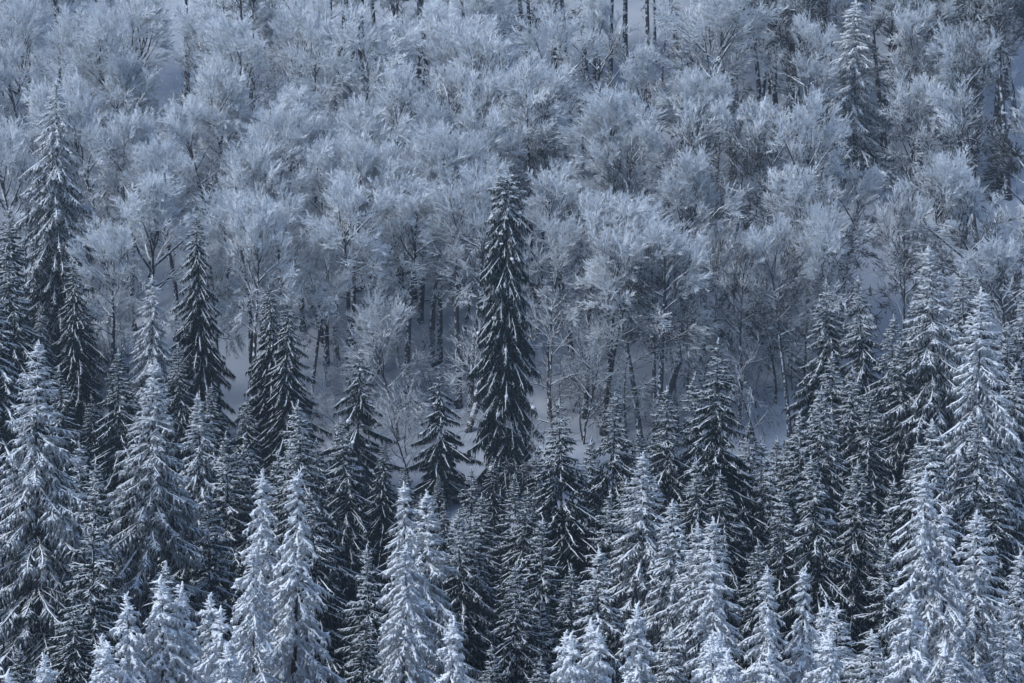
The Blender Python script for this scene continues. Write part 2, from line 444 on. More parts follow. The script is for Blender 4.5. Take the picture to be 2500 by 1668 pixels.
def make_beech(seed, H=24.0, W=5.5, clear=0.38, limbs=15, br=6, bl=5, shoots=4, fan=8, wind=0.16, shoot_w=0.056, lift=0.30, trunk_r=0.30, bend=0.14):
    rng = np.random.default_rng(seed)
    trunk, crown, snow = Buf(), Buf(), Buf()
    limb_meshes = []
    up = np.array([0, 0, 1.0]); wv = np.array([1.0, -0.15, 0.0]) * wind
    tp = polyline(np.array([0, 0, -0.6]), np.array([rng.normal() * 0.05, rng.normal() * 0.05, 1.0]), H * 0.86, 12, np.array([rng.normal() * bend, rng.normal() * bend, 0]), rng, 0.2 * bend)
    zt = np.linspace(0, 1, 12)
    tr = trunk_r * (1.0 - zt) ** 0.75 + 0.035
    tr[0] *= 1.35; tr[1] *= 1.05
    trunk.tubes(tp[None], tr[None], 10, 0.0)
    tubesB, tubesC = [], []
    fans = []                                              # start, direction, length
    def at(poly, s):
        x = s * (len(poly) - 1); i = min(int(x), len(poly) - 2); fr = x - i
        return poly[i] * (1 - fr) + poly[i + 1] * fr, unit(poly[i + 1] - poly[i])
    hc = H * clear
    for li in range(limbs):
        u = (li + rng.random()) / limbs
        s = (clear + (0.99 - clear) * u ** 0.9)
        p, tg = at(tp, min(s, 0.995))
        a = li * 2.4 + rng.normal() * 0.4
        elev = math.radians(16 + 52 * u + rng.normal() * 9)
        d = np.array([math.cos(a) * math.cos(elev), math.sin(a) * math.cos(elev), math.sin(elev)])
        env = W * math.sqrt(max(0.05, 1 - (max(0, u - 0.35) / 0.75) ** 2))      # dome
        L = min(env / max(0.35, math.cos(elev)), (H * 1.02 - p[2]) / max(0.3, math.sin(elev) + 0.2)) * (0.72 + 0.3 * rng.random())
        L = max(L, 1.6)
        lp = polyline(p, d, L, 7, up * lift * (1 - u) + wv * 0.5, rng, 0.06)
        r0 = min(trunk_r * 0.42, 0.018 * L + 0.012)
        lr = r0 * (1 - np.linspace(0, 1, 7)) ** 0.8 + 0.015
        lb = Buf(); lb.tubes(lp[None], lr[None], 6, 0.0)
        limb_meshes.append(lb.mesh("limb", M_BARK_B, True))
        sn = lp.copy(); sn[:, 2] += lr * 0.75
        snow.tubes(sn[None], (lr * 0.75 + 0.006)[None], 4, 1.0)
        fans.append((lp[-2], unit(lp[-1] - lp[-2]), 1.8))
        for bi in range(br):
            sb = 0.22 + 0.76 * (bi + rng.random()) / br
            pb, tb = at(lp, sb)
            sd = unit(rng.normal(size=3)); sd -= tb * sd.dot(tb); sd = unit(sd)
            db = unit(tb * 0.75 + sd * 0.75 + up * 0.12 + wv * 0.4)
            Lb = (0.9 + 0.42 * L * (1.1 - sb)) * (0.7 + 0.5 * rng.random())
            bp_ = polyline(pb, db, Lb, 5, up * 0.12 + wv * 0.7, rng, 0.08)
            tubesB.append((bp_, 0.008 * Lb + 0.014))
            fans.append((bp_[-2], unit(bp_[-1] - bp_[-2]), 1.5))
            for ci in range(bl):
                sc_ = 0.15 + 0.8 * (ci + rng.random()) / bl
                pc, tc_ = at(bp_, sc_)
                sd = unit(rng.normal(size=3)); sd -= tc_ * sd.dot(tc_); sd = unit(sd)
                out = np.array([pc[0], pc[1], (pc[2] - H * 0.62) * 0.8]); out = out / (np.linalg.norm(out) + 1e-6)
                dc = unit(tc_ * 0.45 + sd * 0.45 + out * 0.85 - up * 0.06 + wv)
                fans.append((pc, dc, (1.5 + 1.2 * rng.random())))
    P = np.array([x[0] for x in tubesB]); r = np.array([x[1] for x in tubesB])
    crown.tubes(P, r[:, None] * np.linspace(1, 0.45, 5)[None], 4, 0.15 + 0.25 * rng.random(len(P)))
    sn = P.copy(); sn[..., 2] += r[:, None] * 0.9
    snow.tubes(sn, (r[:, None] * np.linspace(0.85, 0.5, 5)[None]), 3, 1.0)
    def shown(f):                                           # shaded inner and lower twigs have died off
        w_ = max(math.hypot(f[0][0], f[0][1]) / W, (f[0][2] - hc) / (H - hc))
        return rng.random() < 0.10 + 0.95 * max(0.0, w_) ** 1.2
    fans = [f for f in fans if shown(f)]
    A = np.array([f[0] for f in fans]); D = np.array([f[1] for f in fans]); LL = np.array([f[2] for f in fans])
    n = len(A)
    OUT = A.copy(); OUT[:, 2] = (A[:, 2] - H * 0.55) * 0.9
    OUT = unit(unit(OUT) + np.array([0, 0, 0.75]))
    N_ = unit(OUT + rng.normal(size=(n, 3)) * 0.45)
    S = unit(np.cross(D, N_))
    E = A + D * LL[:, None] + wv * (LL * 0.25)[:, None] - np.array([0, 0, 0.14]) * LL[:, None]
    rr_ = np.hypot(A[:, 0], A[:, 1]) / W; hh_ = np.clip((A[:, 2] - hc) / (H - hc), 0, 1.1)
    rime_shade = 0.95 * np.clip(0.50 * rr_ ** 1.5 + 0.75 * hh_ ** 1.8, 0, 1) - 0.36            # rime on outer, wind-exposed shoots; shade inside the crown coloured in with it
    crown.spikes(A, E, 0.022, np.clip(0.05 + 0.4 * rng.random(n) + rime_shade, 0, 1), rng)
    fi = np.repeat(np.arange(n), fan); m = len(fi)
    s = 0.10 + 0.90 * rng.random(m)
    sg = np.where(np.arange(m) % 2 == 0, 1.0, -1.0)
    th = 0.56 + 0.2 * rng.normal(size=m)
    P0 = A[fi] + (E - A)[fi] * s[:, None]
    td = unit(D[fi] * np.cos(th)[:, None] + S[fi] * (sg * np.sin(th))[:, None] + wv * 0.9 + rng.normal(size=(m, 3)) * 0.10)
    tl = LL[fi] * 0.55 * (1.1 - 0.5 * s) * (0.6 + 0.7 * rng.random(m))
    P1 = P0 + td * tl[:, None]
    ra = np.clip(0.24 + 0.5 * rng.random(m) + rime_shade[fi], 0, 1)
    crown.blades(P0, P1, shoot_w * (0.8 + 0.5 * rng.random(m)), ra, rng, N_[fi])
    dk = rng.random(m) < 0.45
    crown.spikes((P0 - N_[fi] * 0.05)[dk], (P1 - N_[fi] * 0.05)[dk], 0.014, 0.0, rng)                 # the dark twig under its rime
    si = np.repeat(np.arange(m), shoots); q = len(si)
    s2 = 0.1 + 0.8 * rng.random(q)
    sg2 = np.where(rng.random(q) < 0.5, 1.0, -1.0)
    P2 = P0[si] + (P1 - P0)[si] * s2[:, None]
    sd = unit(td[si] * 0.95 + S[fi][si] * (sg2 * 0.42)[:, None] + wv * 0.6 + rng.normal(size=(q, 3)) * 0.10)
    l2 = (0.22 + 0.34 * rng.random(q)) * np.minimum(1.2, 0.5 + tl[si])
    crown.blades(P2, P2 + sd * l2[:, None], shoot_w * 0.62 * (0.7 + 0.6 * rng.random(q)), np.clip(0.28 + 0.55 * rng.random(q) + rime_shade[fi][si], 0, 1), rng, N_[fi][si])
    return finish(dict(trunk=trunk.mesh("trunk", M_BARK_B, True), limb=limb_meshes, crown=crown.mesh("crown", M_TWIG), frost=snow.mesh("frost", M_FROST))), H, W

def beech_set():
    B = {}
    B['dome'] = [make_beech(s, H=24, W=5.6, clear=0.46, limbs=16, trunk_r=0.38) for s in (101, 102, 103, 104)]
    B['tall'] = [make_beech(s, H=28, W=4.8, clear=0.57, limbs=14, trunk_r=0.44, bend=0.06) for s in (111, 112, 113)]
    B['open'] = [make_beech(s, H=25, W=6.4, clear=0.55, limbs=10, br=6, bl=5, trunk_r=0.46, lift=0.35) for s in (121,)]
    B['young'] = [make_beech(s, H=13, W=3.4, clear=0.28, limbs=13, br=5, bl=4, fan=6, shoots=3, shoot_w=0.042, trunk_r=0.13, wind=0.14, lift=0.7) for s in (131, 132)]
    B['pole'] = [make_beech(s, H=27, W=3.2, clear=0.62, limbs=10, br=5, bl=5, trunk_r=0.38, bend=0.04) for s in (141, 142, 143)]
    B['bush'] = [make_beech(s, H=10, W=2.8, clear=0.16, limbs=10, br=4, bl=3, fan=4, shoots=2, shoot_w=0.022, trunk_r=0.09, lift=0.8) for s in (161, 162)]
    B['stem'] = [make_beech(s, H=19, W=2.2, clear=0.45, limbs=9, br=3, bl=3, fan=5, shoots=2, shoot_w=0.035, trunk_r=0.20, bend=0.06) for s in (151, 152)]
    return B

# ------------------------------------------------------------------ the setting
def build_ground():
    xs = np.linspace(-260, 260, 131); ys = np.concatenate([np.linspace(-40, 180, 45)[:-1], np.linspace(180, 430, 126)[:-1], np.linspace(430, 760, 40)])
    v = [(x, y, terrain(x, y)) for y in ys for x in xs]
    w = len(xs)
    f = [(j * w + i, j * w + i + 1, (j + 1) * w + i + 1, (j + 1) * w + i) for j in range(len(ys) - 1) for i in range(w - 1)]
    me = bpy.data.meshes.new("ground"); me.from_pydata(v, [], f); me.update()
    me.materials.append(M_GROUND)
    me.polygons.foreach_set("use_smooth", np.ones(len(f), bool))
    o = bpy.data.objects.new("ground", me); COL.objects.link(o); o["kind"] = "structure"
    return o
build_ground()

rnd = random.Random(5)
TREES = []
def place(name, parts, loc, rz, scale, frost, info):
    root = bpy.data.objects.new(name, None)
    root.empty_display_size = 0.5
    COL.objects.link(root)
    root.location = loc; root.rotation_euler = (0, 0, rz); root.scale = scale
    crown = None
    for k in ('trunk', 'limb', 'crown', 'frost'):
        ms = parts.get(k, [])
        for me in (ms if isinstance(ms, list) else [ms]):
            o = bpy.data.objects.new(k, me); COL.objects.link(o); o.parent = crown if k == 'frost' and crown else root
            o.color = (frost, frost, frost, 1)
            if k == 'crown': crown = o
            if k in ('crown', 'frost'): o["kind"] = "stuff"
    TREES.append((root, info))
    return root

SP = spruce_set()
BE = beech_set()
print("unique triangles", TRI)

# tip x, tip y, distance, half width in px, at y, kind, rime
SPRUCES = [
 (118,180,312,130,700,'hang',.60), (8,475,302,55,680,'dark',.25), (52,565,286,85,850,'dark',.40), (-12,640,270,80,900,'rime',.35),
 (55,775,205,225,1500,'wide',.66), (143,830,252,60,1050,'dark',.35), (270,800,262,80,1060,'dark',.25), (355,630,290,105,860,'hang',.66),
 (333,825,213,150,1250,'wide',.66), (460,490,300,65,850,'hang',.35), (628,655,292,50,850,'hang',.28), (650,685,288,78,980,'hang',.30),
 (440,900,238,70,1150,'rime',.58), (525,985,232,45,1150,'young',.45), (558,990,233,35,1120,'young',.45), (815,800,286,80,1050,'ragged',.15),
 (1015,850,288,90,1130,'ragged',.12), (1163,395,290,56,900,'old',.40), (706,915,222,130,1380,'dark',.52), (672,1000,226,50,1150,'young',.45), (820,950,238,65,1180,'dark',.45),
 (190,1010,228,45,1180,'young',.50), (222,1050,226,45,1220,'young',.50), (485,1120,218,45,1300,'young',.45), (635,1030,230,25,1120,'young',.45),
 (588,1078,166,64,1350,'white',.92), (664,1078,163,66,1350,'white',.92), (545,1240,160,85,1480,'white',.9),
 (352,1310,140,62,1520,'spire',.95), (392,1325,141,55,1520,'spire',.95), (313,1350,139,38,1500,'spire',.95), (272,1450,137,35,1560,'spire',.95),
 (481,1385,138,40,1520,'spire',.92), (516,1350,143,70,1540,'spire',.9), (232,1472,125,28,1560,'spire',.97), (113,1502,110,22,1560,'spire',1.0), (3,1525,80,30,1568,'spire',1.0),
 (555,1468,125,42,1560,'spire',.98), (918,1098,180,95,1400,'white',.85), (975,1118,192,100,1450,'rime',.75), (910,1245,163,72,1500,'white',.9),
 (1003,1408,132,58,1550,'spire',1.0), (1068,1165,202,60,1400,'dark',.45), (1098,1190,204,60,1400,'dark',.42), (1165,1115,216,75,1330,'dark',.35), (1190,1290,184,95,1540,'dark',.42),
 (1300,915,226,95,1260,'dark',.35), (1350,1000,240,35,1150,'young',.35), (1410,900,240,68,1150,'dark',.38), (1490,1035,211,80,1300,'rime',.64), (1395,1120,214,55,1280,'young',.45),
 (1535,1145,199,85,1400,'rime',.62), (1585,1050,222,58,1230,'dark',.42), (1550,890,238,75,1150,'dark',.42), (1612,850,240,50,1050,'dark',.42), (1650,770,232,85,1130,'dark',.38),
 (1700,1075,217,58,1240,'dark',.40), (1755,1000,232,42,1160,'young',.48), (1795,1120,211,62,1300,'dark',.45), (1365,1250,177,88,1480,'rime',.58), (1292,1290,187,48,1480,'dark',.40),
 (1644,1180,178,120,1500,'rime',.60), (1622,1198,180,90,1480,'rime',.60), (1720,1235,190,55,1450,'dark',.42), (1660,1272,150,85,1490,'white',.88), (1778,1288,150,70,1480,'white',.86),
 (1835,1300,151,75,1490,'white',.85), (1475,1368,140,62,1530,'spire',.95), (1298,1440,124,34,1550,'spire',1.0), (1328,1436,125,28,1540,'spire',1.0), (1358,1428,126,28,1540,'spire',1.0),
 (1392,1418,127,36,1540,'spire',1.0), (1662,1445,104,50,1550,'spire',1.0), (1705,1478,103,30,1560,'spire',1.0), (1735,1482,106,30,1560,'spire',1.0), (1608,1440,112,45,1550,'spire',.97),
 (1880,1458,125,32,1560,'spire',.97), (1942,1448,124,48,1560,'spire',.97), (1922,1375,160,50,1520,'young',.7), (1888,1372,163,40,1500,'young',.7),
 (1900,1035,205,115,1380,'dark',.48), (1952,1055,210,65,1280,'dark',.48), (1900,640,285,55,830,'dark',.50), (1898,798,254,72,1010,'dark',.48), (1896,885,234,90,1180,'dark',.48),
 (1838,935,238,50,1120,'young',.45), (2010,632,283,55,850,'dark',.50), (2042,720,270,50,900,'dark',.45), (1968,838,250,50,1020,'dark',.45), (1990,880,246,60,1120,'dark',.42),
 (2108,640,286,45,800,'dark',.50), (2140,630,285,45,800,'dark',.5), (2160,560,262,115,930,'wide',.60), (2228,608,280,70,850,'dark',.5), (2252,640,281,60,860,'dark',.48),
 (2236,655,236,80,980,'rime',.74), (2342,648,270,65,900,'dark',.50), (2325,830,242,60,1060,'rime',.55), (2290,895,236,50,1080,'young',.5), (2256,940,209,115,1270,'wide',.48),
 (2160,960,206,120,1300,'rime',.55), (2152,1068,165,110,1400,'white',.88), (2188,1158,164,70,1420,'white',.88), (2226,1168,172,100,1480,'rime',.78), (2096,1365,134,80,1540,'spire',.95),
 (2050,1090,222,42,1250,'young',.42), (2002,1150,214,45,1330,'young',.42), (2346,1265,178,70,1480,'rime',.62), (2325,1400,165,60,1540,'rime',.6), (2035,1235,200,40,1380,'young',.45),
 (400,1285,172,60,1500,'rime',.5), (838,1240,198,38,1400,'young',.45), (1247,1365,186,35,1500,'young',.4), (1985,1440,158,70,1560,'rime',.6), (2085,1000,222,50,1180,'dark',.42),
 (1440,1090,224,45,1240,'young',.4), (760,1120,205,55,1320,'dark',.4), (1240,1180,210,45,1330,'young',.4), (215,1180,200,40,1300,'young',.4), (2300,1090,205,60,1300,'dark',.4),
 (60,1480,160,60,1600,'dark',.3), (1115,1480,170,60,1600,'dark',.4), (800,1420,172,60,1580,'dark',.35), (1250,1500,160,50,1600,'dark',.45), (1560,1440,160,60,1580,'rime',.55),
 (940,1060,258,55,1220,'dark',.35), (1085,1072,262,50,1200,'young',.35), (1132,1045,272,50,1180,'dark',.30), (1242,1030,264,50,1180,'dark',.35), (872,1010,268,50,1150,'dark',.32),
 (1462,985,264,42,1120,'young',.35), (1722,965,266,45,1100,'young',.35), (1520,965,268,50,1120,'dark',.35), (215,905,276,55,1080,'dark',.32), (300,930,270,55,1100,'dark',.35), (482,880,278,55,1060,'dark',.35),
 (562,905,276,55,1080,'dark',.30), (752,1005,262,50,1160,'dark',.35), (412,785,284,60,980,'dark',.35), (90,700,288,70,900,'hang',.35), (175,600,300,70,850,'hang',.30), (1640,1010,258,45,1150,'young',.38),
 (1010,1150,240,50,1300,'dark',.38), (1380,1040,256,45,1160,'dark',.36), (2080,780,262,60,980,'dark',.42), (2300,740,268,60,950,'dark',.45), (1830,1010,250,45,1150,'dark',.40),
 (1000,1090,262,45,1220,'dark',.30), (960,1130,250,45,1260,'dark',.35), (1780,1000,262,45,1130,'young',.36), (1176,1085,250,48,1230,'young',.38), (1100,1130,244,45,1280,'young',.38), (1212,1112,246,45,1260,'dark',.36), (2200,1500,150,60,1600,'rime',.7), (150,1350,178,70,1560,'dark',.35),(2270,1300,182,60,1500,'dark',.42),
]
for i, (x, y, d, hw, aty, kind, fr) in enumerate(SPRUCES):
    protos = SP[kind]
    parts, H0, R0, pw = protos[i % len(protos)]
    rx, rz_ = ray(x, y)
    X, top = rx * d, CAM_Z + rz_ * d
    g = terrain(X, d)
    H = top - g
    sz = H / (H0 + 0.5)
    ppm = px_per_m(d)
    t = ((aty - y) / ppm) / H
    want = hw / ppm
    have = R0 * (min(t, 0.85) / 0.85) ** pw * 0.76
    sx = want / have
    sx = max(0.62 * sz, min(1.7 * sz, sx))
    if not 8 < H < 45: print("spruce height", i, x, y, round(H, 1))
    fr2 = fr - 0.30 if fr < 0.6 else fr - 0.17 if fr < 0.8 else fr + 0.06
    place("fir_tree" if kind == 'fir' else "spruce_tree", {k: v for k, v in parts.items() if k not in 'HR'}, (X, d, g), rnd.uniform(0, 6.28), (sx, sx, sz), fr2, ('spruce', x, y, kind, fr, H))

# crown top x, y, half width in px, height, kind, rime
BEECHES = [
 (160,40,90,24,'dome',.72), (262,-10,85,24,'dome',.72), (372,25,110,25,'dome',.70), (60,110,65,22,'dome',.64), (25,10,75,24,'dome',.66), (282,140,95,23,'dome',.70),
 (430,165,85,23,'dome',.62), (590,50,90,25,'dome',.66), (662,10,75,25,'dome',.68), (640,215,95,23,'dome',.72), (762,155,75,22,'dome',.70), (1010,15,100,25,'dome',.70),
 (1110,55,95,24,'dome',.70), (1050,185,115,24,'dome',.70), (868,235,80,23,'dome',.70), (950,228,80,23,'dome',.72), (600,355,100,24,'dome',.70), (580,448,95,24,'tall',.70),
 (742,300,100,24,'dome',.74), (862,335,110,25,'dome',.74), (992,325,105,25,'dome',.72), (322,408,105,24,'dome',.74), (215,325,60,20,'dome',.64), (1410,215,112,24,'dome',.72),
 (1300,50,95,25,'open',.64), (1392,-10,80,24,'dome',.62), (1530,0,95,25,'dome',.66), (1622,-20,110,26,'dome',.66), (1580,175,75,22,'dome',.62), (1475,115,65,21,'dome',.62),
 (1790,238,92,27,'open',.68), (1382,468,78,23,'tall',.66), (1500,515,95,24,'tall',.66), (1622,355,85,23,'dome',.64), (1822,60,62,24,'tall',.58), (1262,510,75,21,'dome',.64),
 (2085,190,82,21,'dome',.64), (2122,35,60,24,'tall',.52), (2222,65,75,26,'tall',.58), (1940,395,80,18,'dome',.56), (2132,365,85,22,'dome',.62), (2250,420,110,22,'dome',.58),
 (2002,475,85,21,'dome',.58), (912,708,82,14,'young',.66), (1900,400,95,22,'dome',.60), (1050,425,85,24,'tall',.68), (682,478,85,23,'tall',.68), (1782,630,80,14,'young',.52),
 (1652,555,65,16,'young',.55), (2305,555,100,18,'dome',.55), (2338,470,75,18,'dome',.55), (482,245,75,22,'dome',.60), (540,155,65,23,'tall',.60), (120,210,70,23,'dome',.62),
 (470,20,70,25,'tall',.56), (720,50,60,24,'tall',.6), (1190,150,70,23,'tall',.55), (1240,260,65,22,'tall',.52), 
 (1450,330,70,22,'tall',.6), (1560,420,70,20,'tall',.58), (930,420,90,24,'tall',.68), (800,420,85,24,'tall',.68), (250,520,80,22,'tall',.56), (400,330,85,22,'dome',.62),
 (30,300,80,22,'dome',.58), (190,190,70,23,'dome',.66), (1150,300,75,22,'tall',.56), (1320,400,75,22,'tall',.58), (1850,520,70,18,'young',.50), (1930,560,70,15,'young',.5),
 (2080,480,70,18,'young',.52), (2330,230,75,25,'pole',.50), (2270,180,60,26,'pole',.5), (1700,640,70,15,'bush',.48), (1580,640,70,14,'bush',.50),
 (1270,700,70,14,'bush',.52), (1340,760,70,12,'bush',.45), (1440,740,75,13,'bush',.48), (760,880,60,11,'bush',.45), (700,560,60,20,'tall',.60), (500,560,60,20,'tall',.56),
 (250,700,50,13,'young',.50), (1130,760,50,13,'bush',.48), (1610,800,55,11,'bush',.42), (1740,800,60,11,'bush',.45), (1200,960,50,9,'bush',.45), (940,900,60,10,'bush',.45),
 
 # trees whose crowns rise above the picture
 (790,-260,60,27,'pole',.55), (836,-240,60,27,'pole',.55), (912,-230,60,28,'pole',.55), (975,-290,60,27,'pole',.55), (1300,-210,70,27,'tall',.55), (1225,-260,60,27,'pole',.55),
 (1490,-220,60,26,'pole',.55), (1575,-260,60,26,'pole',.55), (1760,-160,60,28,'pole',.5), (1690,-230,60,27,'pole',.5), (1820,-230,60,27,'pole',.5),
 (1960,-260,60,27,'pole',.5), (2110,-230,60,29,'pole',.5), (2145,-260,60,28,'pole',.5), (2175,-200,60,28,'pole',.5), (2240,-120,60,29,'pole',.5), (2300,-190,60,29,'pole',.5),
 (2328,-100,60,29,'pole',.5), (2205,-280,60,27,'pole',.5), (2060,-280,60,27,'pole',.5), (2030,-170,60,27,'pole',.5), (680,-240,60,27,'pole',.55), (610,-280,60,27,'tall',.55),
 (510,-200,60,27,'tall',.58), (420,-260,70,27,'tall',.58), (330,-230,70,27,'tall',.6), (230,-260,70,27,'tall',.6), (130,-210,70,27,'tall',.6), (50,-250,70,27,'tall',.6),
 (1080,-250,60,27,'tall',.55), (1140,-200,60,27,'pole',.55), (1400,-280,60,27,'tall',.55), (740,-180,55,27,'pole',.55), (565,-120,55,26,'pole',.55),
]
fill = random.Random(17)
heroes = [(b[0], b[1]) for b in BEECHES]
for gy in range(6):
    for gx in range(17):
        x, y = 20 + gx * 144 + fill.uniform(-60, 60) + (gy % 2) * 70, -150 + gy * 110 + fill.uniform(-45, 45)
        dens = 0.22 if x < 1250 else 0.05
        if fill.random() > dens or x > 2380 or (1130 < x < 1230 and y > 300) or 1890 < x < 2040: continue
        if min((x - a) ** 2 + ((y - b_) * 1.3) ** 2 for a, b_ in heroes) < 62 ** 2: continue
        if y > 330 and x < 650: continue
        heroes.append((x, y))
        BEECHES.append((x, y, fill.uniform(70, 100), fill.uniform(20, 25), fill.choice(('dome', 'tall', 'dome')), (.66 if x < 1250 else .56) + fill.uniform(-.06, .06)))
for gy in range(9):                                          # slender stems between the big beeches
    for gx in range(15):
        x, base = 30 + gx * 160 + fill.uniform(-75, 75), 120 + gy * 105 + fill.uniform(-50, 50)
        if fill.random() > (0.28 if x < 700 else 0.5) or (1110 < x < 1240 and base > 500) or (base > 800 and (x < 700 or x > 1850)) or (1910 < x < 2030 and base < 900): continue
        H = fill.uniform(14, 22) if base < 820 else fill.uniform(6, 13)
        y = base - H * 20.5 * (1 - (450 - base) * 0.0003)
        BEECHES.append((x, y, fill.uniform(30, 44), H, 'stem' if H > 11 else 'bush', fill.uniform(.36, .5)))
def solve_slope(x, y, H):
    rx, rz_ = ray(x, y)
    lo, hi = 270.0, 520.0
    for _ in range(50):
        mid = (lo + hi) / 2
        if terrain(rx * mid, mid) + H - (CAM_Z + rz_ * mid) < 0: lo = mid
        else: hi = mid
    return rx * lo, lo
for k in range(52):                                          # straight dark trunks standing close together, crowns out of sight
    if k < 36: x, foot = 1660 + (k % 18) * 39 + fill.uniform(-14, 14), (110 if k < 18 else 300) + fill.uniform(-90, 110)
    elif k < 46: x, foot = (780, 832, 868, 915, 965, 1232, 1275, 1312, 1350, 1440)[k - 36] + fill.uniform(-8, 8), fill.uniform(110, 260)
    else: x, foot = (1100, 1035, 930, 1230, 1410, 1590)[k - 46] + fill.uniform(-8, 8), fill.uniform(640, 800)
    if 1915 < x < 2020: continue
    X, d = solve_slope(x, foot, 0.0); H = fill.uniform(24, 29)
    BEECHES.append((x, foot - H * px_per_m(d) * 0.995, 55, H, 'pole', .5))
for k in range(30):                                          # thin brush along the foot of the slope
    x, foot = 720 + (k % 16) * 72 + fill.uniform(-34, 34), fill.uniform(830, 1060)
    if 1120 < x < 1230: continue
    X, d = solve_slope(x, foot, 0.0); H = fill.uniform(4, 8)
    BEECHES.append((x, foot - H * px_per_m(d), fill.uniform(35, 60), H, 'bush', .4))
for k in range(26):                                          # wood beyond the top and left edges: unseen beeches added to shade the slope
    x, foot = (40 + k * 148 + fill.uniform(-40, 40), fill.uniform(-110, 0)) if k < 16 else (fill.uniform(-190, -60), 20 + (k - 16) * 75)
    X, d = solve_slope(x, foot, 0.0); H = fill.uniform(23, 27)
    BEECHES.append((x, foot - H * px_per_m(d), 90, H, 'tall', .55))
# old beeches known by where their dark trunks stand: x, foot y, height, crown half width, rime
for x, foot, H, hw, fr in [(745,842,25,70,.66), (800,895,26,80,.66), (868,855,24,70,.66), (1005,835,26,75,.64), (1076,950,25,75,.62), (1342,965,24,70,.58), (1388,1005,25,85,.6), (1478,1040,23,80,.6),
        (1515,1035,24,60,.58), (1752,790,26,70,.55), (1820,1010,22,60,.5), (1690,720,24,60,.55), (572,1060,27,70,.62), (286,735,22,75,.68), (300,760,24,60,.64), (2240,400,24,60,.5),
        (1640,640,22,60,.55), (1440,700,24,65,.58), (1265,640,24,60,.55), (960,745,24,70,.66), (690,760,24,70,.62), (1180,700,22,60,.56), (1560,1000,20,50,.5), (1700,985,20,50,.48)]:
    X, d = solve_slope(x, foot, 0.0)
    BEECHES.append((x, foot - H * px_per_m(d) * 0.995, hw, H, 'tall', fr))
for i, (x, y, hw, H, kind, fr) in enumerate(BEECHES):
    protos = BE[kind]
    parts, H0, W0 = protos[i % len(protos)]
    X, d = solve_slope(x, y, H)
    sz = H / H0
    sx = max(0.7 * sz, min(1.5 * sz, hw / px_per_m(d) / (W0 * 0.98)))
    place("beech_tree", parts, (X, d, terrain(X, d)), rnd.uniform(-3.1, 3.1), (sx, sx, sz), fr + (0.10 if x < 1150 else 0.0 if x < 1500 else -0.14), ('beech', x, y, kind, fr, H))
    TREES[-1][0].rotation_euler = (rnd.gauss(0, 0.03), rnd.gauss(0, 0.03), TREES[-1][0].rotation_euler.z)

# the snow-laden fir at the top right
X, d = solve_slope(1967, 2, 23.5)
parts, H0, R0, pw = SP['fir'][0]
place("fir_tree", {k: v for k, v in parts.items() if k not in 'HR'}, (X, d, terrain(X, d)), 1.0, (1.4, 1.4, 23.5 / H0), .55, ('fir', 1967, 2, 'fir', .55, 23.5))

# ------------------------------------------------------------------ small dark conifers, broken wood
for i, (x, y, H, hw) in enumerate([(1817,590,4.2,22), (705,545,3.6,18), (2290,300,7.0,34), (831,690,3.4,20), (1288,660,4.0,20), (1500,870,3.0,16), (1130,1020,3.5,20)]):
    parts, H0, R0, pw = SP['young'][i % 2]
    X, d = solve_slope(x, y, H)
    sx = max(hw / px_per_m(d) / R0, 0.7 * H / H0)
    place("spruce_tree", {k: v for k, v in parts.items() if k not in 'HR'}, (X, d, terrain(X, d)), i * 1.3, (sx, sx, H / H0), .22, ('spruce', x, y, 'sapling', .2, H))

def broken_wood(name, label, cat, paths, radii, sides=9, top_snow=True):
    """paths: list of (points, r0, r1); the first is the main stem"""
    root = bpy.data.objects.new(name, None); COL.objects.link(root)
    base = np.array(paths[0][0]); root.location = tuple(base)
    rng = np.random.default_rng(len(name) * 7 + int(abs(base[0]) * 10))
    for k, pts in enumerate(paths):
        P = np.array(pts) - base
        n = 9
        u = np.linspace(0, len(P) - 1, n); idx = np.minimum(u.astype(int), len(P) - 2); fr = (u - idx)[:, None]
        Q = P[idx] * (1 - fr) + P[idx + 1] * fr
        Q[1:-1] += rng.normal(size=(n - 2, 3)) * radii[k][0] * 0.25
        r = np.linspace(radii[k][0], radii[k][1], n) * (0.92 + 0.16 * rng.random(n))
        b_ = Buf(); b_.tubes(Q[None], r[None], sides, 0.0)
        o = bpy.data.objects.new("stem" if k == 0 else "limb", b_.mesh("stem" if k == 0 else "limb", M_BARK_B, True)); COL.objects.link(o); o.parent = root
        if top_snow:
            w = Q.copy(); w[:, 2] += r * 0.8
            c_ = Buf(); c_.tubes(w[None], (r * (0.45 + 0.45 * rng.random(n)))[None], 6, 1.0)
            sn = bpy.data.objects.new("snow", c_.mesh("snow", M_FROST, True)); COL.objects.link(sn); sn.parent = o
    root["label"] = label; root["category"] = cat
    return root

def ground_at(x, y):
    return solve_slope(x, y, 0.0)
def lift_pt(x, y, d):                                       # point above the slope at distance d seen at x, y
    rx, rz_ = ray(x, y)
    return (rx * d, d, CAM_Z + rz_ * d)
# snapped trunk standing with its cap of snow
X, d = ground_at(2308, 455); zb = terrain(X, d)
broken_wood("tree_stump", "tall snapped dark stump with a snow cap near the right edge", "stump", [[(X, d, zb - 0.4), (X, d, zb + 4.4)]], [(0.42, 0.36)], 11)
